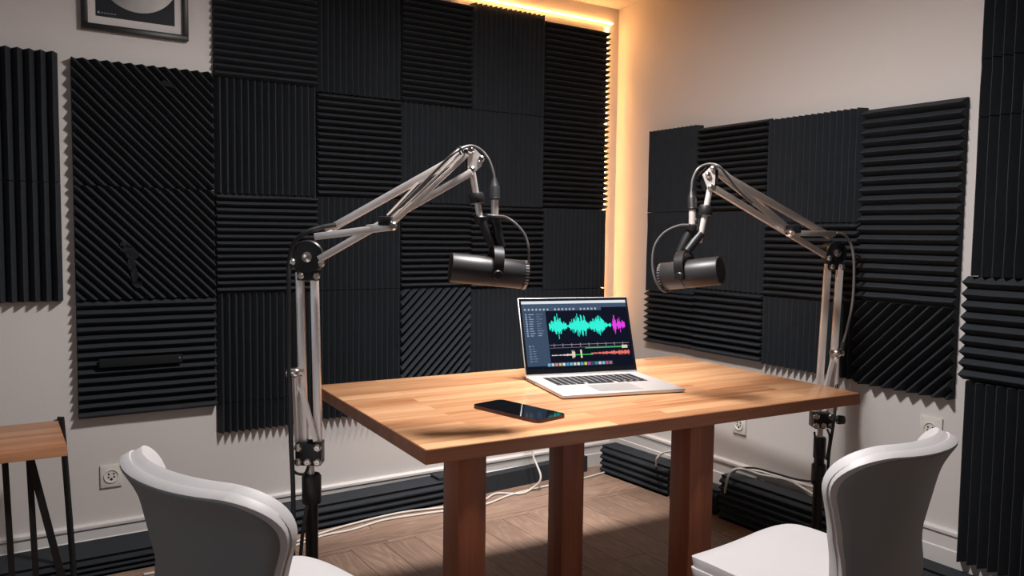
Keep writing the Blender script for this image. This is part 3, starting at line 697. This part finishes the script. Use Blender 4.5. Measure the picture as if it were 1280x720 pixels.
def mic(side, a, b, label, P, rr, yt, k):
    """a = front centre, b = rear centre"""
    ax = (b-a).normalized(); L_ = (b-a).length; UP = Vector((0, 0, 1)); up = (UP-ax*ax.z).normalized(); sd = ax.cross(up)
    m_ = thing('studio_microphone', label, 'microphone', (a+b)/2, 0, 'black broadcast microphones on the booms')
    obj('microphone_body', MB().lathe(a, b, [(0.012, 0), (.012, rr*.86), (0, rr*.90), (0, rr*.97), (.012, rr), (yt-.02, rr), (yt-.015, rr*.975), (yt-.005, rr*.975), (yt, rr), (.93, rr*.985), (.95, rr*.93), (.985, rr*.93), (1, rr*.86), (1, 0)], 48), M_mic, m_)
    obj('front_grille', MB().lathe(a+ax*.0035, a+ax*.0005, [(0, 0), (0, rr*.87), (.5, rr*.86), (1, rr*.5), (1.6, 0)], 40), M_grille, m_)
    fin = MB()
    for i in range(30):
        t_ = 2*math.pi*i/30; d = up*math.cos(t_)+sd*math.sin(t_)
        fin.bar(a+ax*(L_*.945)+d*rr*.95, a+ax*(L_*.99)+d*rr*.93, .0042, .006, d)
    obj('rear_fins', fin, mat('fin_metal', (.45, .44, .43), .35, .9), m_, 0)
    c = a+ax*(L_*yt)
    # yoke: U strap over the top, ends bolted at the sides
    yk = MB(); n = 26; r0 = rr+.006; ring = []
    wv = .012*k
    for i in range(n+1):
        t_ = R(-18)+(math.pi+R(36))*i/n
        rad_ = r0+.022*max(math.sin(t_), 0)
        d = sd*math.cos(t_)+up*math.sin(t_); p = c+d*rad_
        ring.append([yk.bm.verts.new(v) for v in (p-ax*wv, p+ax*wv, p+ax*wv+d*.005, p-ax*wv+d*.005)])
    for A_, B_ in zip(ring, ring[1:]):
        for j in range(4): yk.bm.faces.new((A_[j], A_[(j+1) % 4], B_[(j+1) % 4], B_[j]))
    yk.bm.faces.new(ring[0]); yk.bm.faces.new(ring[-1][::-1])
    y_ = obj('yoke', yk, M_blackm, m_)
    for sg in (-1, 1):
        p = c+sd*(sg*(r0+.002))-up*.006
        obj('yoke_bolt', MB().lathe(p, p+sd*(sg*.010), [(0, 0), (0, .012*k), (.7, .012*k), (1, .009*k), (1, 0)], 18), M_blackm, y_)
    top = c+up*(r0+.022)
    for q0_, q_ in zip((top-ax*.012*P['way'], top+ax*.012*P['way']), P['stems']):
        obj('stem', MB().lathe(q0_, q_, [(0, 0), (0, .0105*k), (.5, .0125*k), (.9, .0115*k), (1, .0115*k), (1, 0)], 16), M_black, m_)
    for q_, r_ in P['clamps']:
        obj('stem_clamp', MB().lathe(q_-UP*.010*k, q_+UP*.008*k, [(0, 0), (0, r_*.9), (.15, r_), (.85, r_), (1, r_*.8), (1, 0)], 20), M_black, m_)
    obj('connector_tube', MB().cyl(P['xlr0'], P['xlr1'], .0090*k), M_steel, m_)
    return m_
def plug(cab, p0, p1, k):
    obj('plug', MB().lathe(p0, p1, [(0, 0), (0, .0125*k), (.06, .014*k), (.12, .0125*k), (.55, .0125*k), (.6, .011*k), (.95, .005*k), (1, .004*k), (1, 0)], 20), M_black, cab)
V3 = Vector
# ---- left
dl = 2.25
def Lp(x, y, d=dl): return at(x, y, d)
pole = Lp(389.5, 600)
FL = -CF.copy(); FL.z = 0; FL.normalize()
zat = lambda y, d, x=389: at(x, y, d).z
Lh = 2.20
Pd = dict(k=1.12, label='silver and black boom stand left of the table, bolted block on black pole', pole_top=V3((pole.x, pole.y, zat(596, dl))), feet=(80, 200, 320),
    collars=[(zat(592, dl), zat(629, dl), .0265), (.17, .12, .024)], box_c=Lp(387.5, 565.5), box_size=(.070, .062), knob_side=1, knob=False,
    uprights=[(Lp(380.5, 552, dl), Lp(374.5, 340, dl)), (Lp(398, 552, dl), Lp(393, 340, dl))],
    tension=(Lp(369, 466, dl-.02), Lp(372.5, 553, dl-.0), Lp(377, 486, dl-.02), Lp(395, 551, dl-.02)),
    elbow=Lp(385.8, 321), elbow_r=.0465, F_elbow=FL, elbow_bolts=[(0, 0), (-.86, -.40), (.86, -.30), (-.58, -1.12), (.36, -1.12)],
    arms=[('boom_arm', Lp(408, 289, dl), Lp(586, 189, Lh), .020, .022), ('boom_arm', Lp(399, 324, dl-.03), Lp(590, 215, Lh-.02), .018, .020), ('link_bar', Lp(393, 296, dl-.05), Lp(494, 283, dl-.07), .019, .008),
          ('link_bar', Lp(459, 286, dl-.06), Lp(490, 283, dl-.075), .021, .012), ('spring_bar', Lp(491, 279, dl-.06), Lp(584, 193, Lh-.03), .013, .006)],
    rods=[('spring_rod', Lp(484, 269, dl-.04), Lp(522, 229, dl-.05), .0025), ('spring_rod', Lp(492, 272, dl-.075), Lp(575, 192, Lh-.045), .0028), ('spring_rod', Lp(404, 294, dl-.05), Lp(415, 289, dl-.05), .005)],
    joint=Lp(492, 282.7, dl-.075), clip=-1,
    head=[Lp(*q_, Lh) for q_ in ((585, 186), (594, 186.5), (605, 198), (602, 208), (592, 217.5), (585, 214))], spacer=[Lp(*q_, Lh) for q_ in ((578, 184), (592, 184), (592, 216), (583, 214))],
    head_bolts=[Lp(589, 188.5, Lh), Lp(602, 199.5, Lh), Lp(590.5, 213, Lh)], drop=(Lp(590.5, 216, Lh), Lp(600.5, 276, Lh)), ring_t=.53)
rig('L', Pd, FL)
mic('L', at(563, 334, 2.18), at(658, 344, 2.23), 'black cylinder microphone hanging from the left boom, tail towards the laptop', dict(
    way=1, stems=[Lp(601, 272, Lh), Lp(618.5, 272, Lh)], clamps=[(Lp(600.5, 274, Lh), .0165), (Lp(618.5, 273, Lh), .0165), (Lp(610, 272, Lh), .008)], xlr0=Lp(618.5, 272, Lh), xlr1=Lp(618.5, 246, Lh)), .0395, .57, 1.12)
cb = thing('microphone_cable', 'thin cable looping over the left boom head into a plug', 'cable', Lp(360, 460))
obj('cable_jacket', MB().tube([Lp(*q_) for q_ in ((366, 712, dl-.05), (366.5, 620, dl-.05), (363.5, 545, dl-.05), (361, 450, dl-.03), (361, 380, dl-.03), (361.5, 330, dl-.02), (367, 305, dl-.03), (382, 291, dl-.05), (402, 284, dl-.04), (420, 281, dl-.03))], .0058*1.1), M_rubber, cb)
obj('cable_jacket', MB().tube([Lp(*q_) for q_ in ((484, 272, dl-.08), (500, 258, dl-.09), (530, 228, dl-.09), (555, 203, dl-.1), (566, 193, Lh-.06), (577, 185.5, Lh-.045), (590, 182.5, Lh-.02), (602, 188.5, Lh), (611, 200, Lh), (616.5, 216, Lh), (617.8, 224, Lh))], .0038), M_cabg, cb)
tie = MB()
for x_, y_ in ((574, 189), (577, 187)): tie.lathe(Lp(x_-.9, y_+.5, Lh-.045), Lp(x_+.9, y_-.5, Lh-.045), [(0, 0), (0, .011), (1, .011), (1, 0)], 14)
obj('cable_tie', tie, M_rubber, cb)
plug(cb, Lp(618.5, 250, Lh), Lp(617.8, 221, Lh), 1.12)
c2 = thing('microphone_cable', 'thin lead curving from the left clamp into the microphone tail', 'cable', Lp(655, 300))
obj('cable_jacket', MB().tube([Lp(*q_) for q_ in ((610, 269, Lh-.02), (618, 270, Lh-.03), (632, 271.5, Lh), (646, 281, Lh), (657, 296, Lh), (661, 315, Lh), (660.5, 332, Lh+.02), (657, 343, Lh+.03))], .0034), M_cabg, c2)
c3 = thing('microphone_cable', 'black lead hanging beside the pole of the left stand', 'cable', Lp(377, 650))
obj('cable_jacket', MB().tube([Lp(*q_) for q_ in ((386, 582, dl-.05), (381, 592, dl-.04), (372, 592, dl-.05), (366, 588, dl-.04))], .004).tube([Lp(*q_) for q_ in ((384, 632, dl-.04), (379, 660, dl-.05), (374, 716, dl-.05))], .005), M_rubber, c3)
# ---- right
dr = 3.18; Rh = 2.65
def Rp(x, y, d=dr): return at(x, y, d)
pole = Rp(1023, 600)
zr_ = lambda y: at(1023, y, dr).z
SDr = (Rp(1041, 316).xy-at(885, 220, Rh).xy).normalized()
FR = V3((SDr.y, -SDr.x, 0)); FR = FR if FR.dot(-CF) > 0 else -FR
FRE = (FR+(-V3((CF.x, CF.y, 0)).normalized())*1.5).normalized()
FRS = -V3((CF.x, CF.y, 0)).normalized()
def ra(t, x, y): return at(x, y, dr+(Rh-dr)*t)
Pr = dict(k=1.25, label='silver and black boom stand behind the right end of the table', pole_top=V3((pole.x, pole.y, zr_(547))), feet=(120, 250, 330),
    collars=[(zr_(545), zr_(572), .0235), (zr_(579), zr_(605), .0275), (zr_(572), zr_(579), .0185)], box_c=Rp(1026, 524.5), box_size=(.074, .056), knob_side=-1, knob=True,
    uprights=[(Rp(1022, 515), Rp(1035, 330)), (Rp(1037.5, 515), Rp(1050, 330))],
    tension=(Rp(1046, 441, dr-.02), Rp(1044, 512), Rp(1041, 449, dr-.03), Rp(1026, 512, dr-.02)),
    elbow=Rp(1042, 316), elbow_r=.0475, F_elbow=FRE, elbow_bolts=[(0, 0), (.74, -.42), (-.5, -1.12), (.42, -1.12)],
    arms=[('boom_arm', ra(0, 1038, 296), ra(1, 891, 212), .022, .024), ('boom_arm', ra(0, 1034, 321), ra(1, 892, 235), .020, .022), ('link_bar', at(1043, 292, dr-.06), at(984, 291.5, dr-.25), .021, .012),
          ('spring_bar', ra(.35, 989, 289), ra(1, 893, 213), .020, .008)],
    rods=[('spring_rod', ra(.35, 986, 285), ra(.93, 903, 219), .0035), ('spring_rod', ra(.3, 990, 286), ra(.9, 905, 213), .003)],
    joint=at(985, 291.5, dr-.255), clip=-1 if False else 1,
    head=[at(*q_, Rh) for q_ in ((875, 219), (886, 208), (891, 210.5), (890, 231), (885, 239), (881, 235))], spacer=[at(*q_, Rh) for q_ in ((884, 207), (896, 211), (896, 228), (889, 236))],
    head_bolts=[at(881, 219, Rh), at(887.5, 211, Rh), at(885, 234.5, Rh)], drop=(at(887.5, 236, Rh), at(874, 303, Rh)), ring_t=.40)
rig('R', Pr, FRS)
mic('R', at(901, 338, 2.58), at(827, 346, 2.69), 'black cylinder microphone hanging from the right boom, dark grille facing right', dict(
    way=-1, stems=[at(865, 285, Rh), at(876, 292, Rh)], clamps=[(at(865.3, 284, Rh), .019), (at(870, 277, Rh), .010)], xlr0=at(865.3, 286, Rh), xlr1=at(865.5, 258, Rh)), .0455, .585, 1.25)
cr_ = thing('microphone_cable', 'grey cable from the right boom head down its uprights behind the table', 'cable', Rp(1067, 400))
obj('cable_jacket', MB().tube([at(864.4, 238, Rh), at(866, 224, Rh), at(873, 210.5, Rh), at(886, 205, Rh), at(899, 208, Rh-.02), at(909, 220, Rh), at(922, 237, Rh+.03), at(940, 254, Rh+.07)], .0042), M_cabg, cr_)
obj('cable_jacket', MB().tube([at(1046, 291, dr-.03), at(1056, 294, dr-.02), at(1064, 306, dr), at(1067.5, 330, dr), at(1066, 375, dr), at(1059, 410, dr), at(1053, 432, dr)], .0052), M_cabg, cr_)
obj('cable_jacket', MB().tube([at(1051, 440, dr), at(1047, 465, dr), at(1043, 520, dr-.05), at(1036, 570, dr-.04), at(1036, 605, dr-.03), at(1041, 640, dr-.04), at(1045, 690, dr-.05)], .0058), M_rubber, cr_)
obj('cable_jacket', MB().tube([at(1018, 540, dr-.04), at(1021, 575, dr-.045), at(1018, 600, dr-.05)], .004).tube([at(1034, 536, dr-.04), at(1037, 548, dr-.05), at(1033, 575, dr-.05)], .004), M_rubber, cr_)
plug(cr_, at(865.5, 262, Rh), at(864.4, 236, Rh), 1.2)
obj('plug', MB().cyl(at(1054, 428, dr), at(1050.5, 444, dr), .013), M_black, cr_)
cr2 = thing('microphone_cable', 'thin lead looping left of the right microphone into its tail', 'cable', at(820, 320, Rh))
obj('cable_jacket', MB().tube([at(862, 281, Rh-.03), at(848, 282, Rh), at(830, 291, Rh), at(818, 308, Rh), at(815.5, 332, Rh), at(820, 352, Rh), at(830, 364, Rh+.02), at(838, 362, Rh+.05)], .0036), M_cabg, cr2)
# ================================================================== CABLES ON THE FLOOR AND WALL
def cab(name_label, pts, r, m_, cat='cable'):
    return tag(obj('cable', MB().tube(pts, r, 8), m_), name_label, cat)
cab('white cable along the foam strips on the floor behind the left stand', [onZ(*q_, .006) for q_ in ((180, 718), (340, 690), (402, 670), (440, 662), (480, 650), (530, 642), (600, 632), (640, 618), (690, 606), (720, 600), (750, 592), (778, 583))], .005, M_cabw)
cab('second white cable lying nearer the foam, crossing the first on the floor', [onZ(*q_, .007) for q_ in ((345, 686), (400, 667), (440, 655), (500, 641), (556, 634), (600, 627), (620, 617), (650, 617))]+[onZ(664, 611, .012), onZ(676, 597, .07), onA(666, 568, -.16), onA(663, 540, -.15), onA(660, 520, -.03), onA(660, 512, -.012)], .005, M_cabw)
cab('white cable arching over the corner foam strip down to the floor', [onB(860, 568, -.10), onB(840, 564, -.16), onB(826, 568, -.18), onB(820, 578, -.18), onZ(824, 598, .012), onZ(832, 610, .006), onZ(848, 622, .006), onZ(870, 632, .006)], .005, M_cabw)
cab('white cable rising from the floor behind the right table leg and along the wall', [onZ(880, 622, .006), onZ(896, 625, .006), onZ(906, 628, .006), onB(907, 610, -.17), onB(912, 592, -.16), onB(925, 586, -.11), onB(950, 593, -.035), onB(985, 600, -.03), onB(1010, 614, -.03), onB(1040, 630, -.03), onB(1090, 640, -.03), onB(1140, 655, -.03)], .006, M_cabw)
cab('black cable sagging along the right wall behind the right stand', [onB(912, 592, -.13), onB(925, 586, -.08), onB(943, 585, -.035), onB(970, 592, -.03), onB(1000, 600, -.03), onB(1030, 602, -.03), onB(1080, 599, -.03), onB(1105, 612, -.03), onB(1118, 660, -.04)], .005, M_rubber)
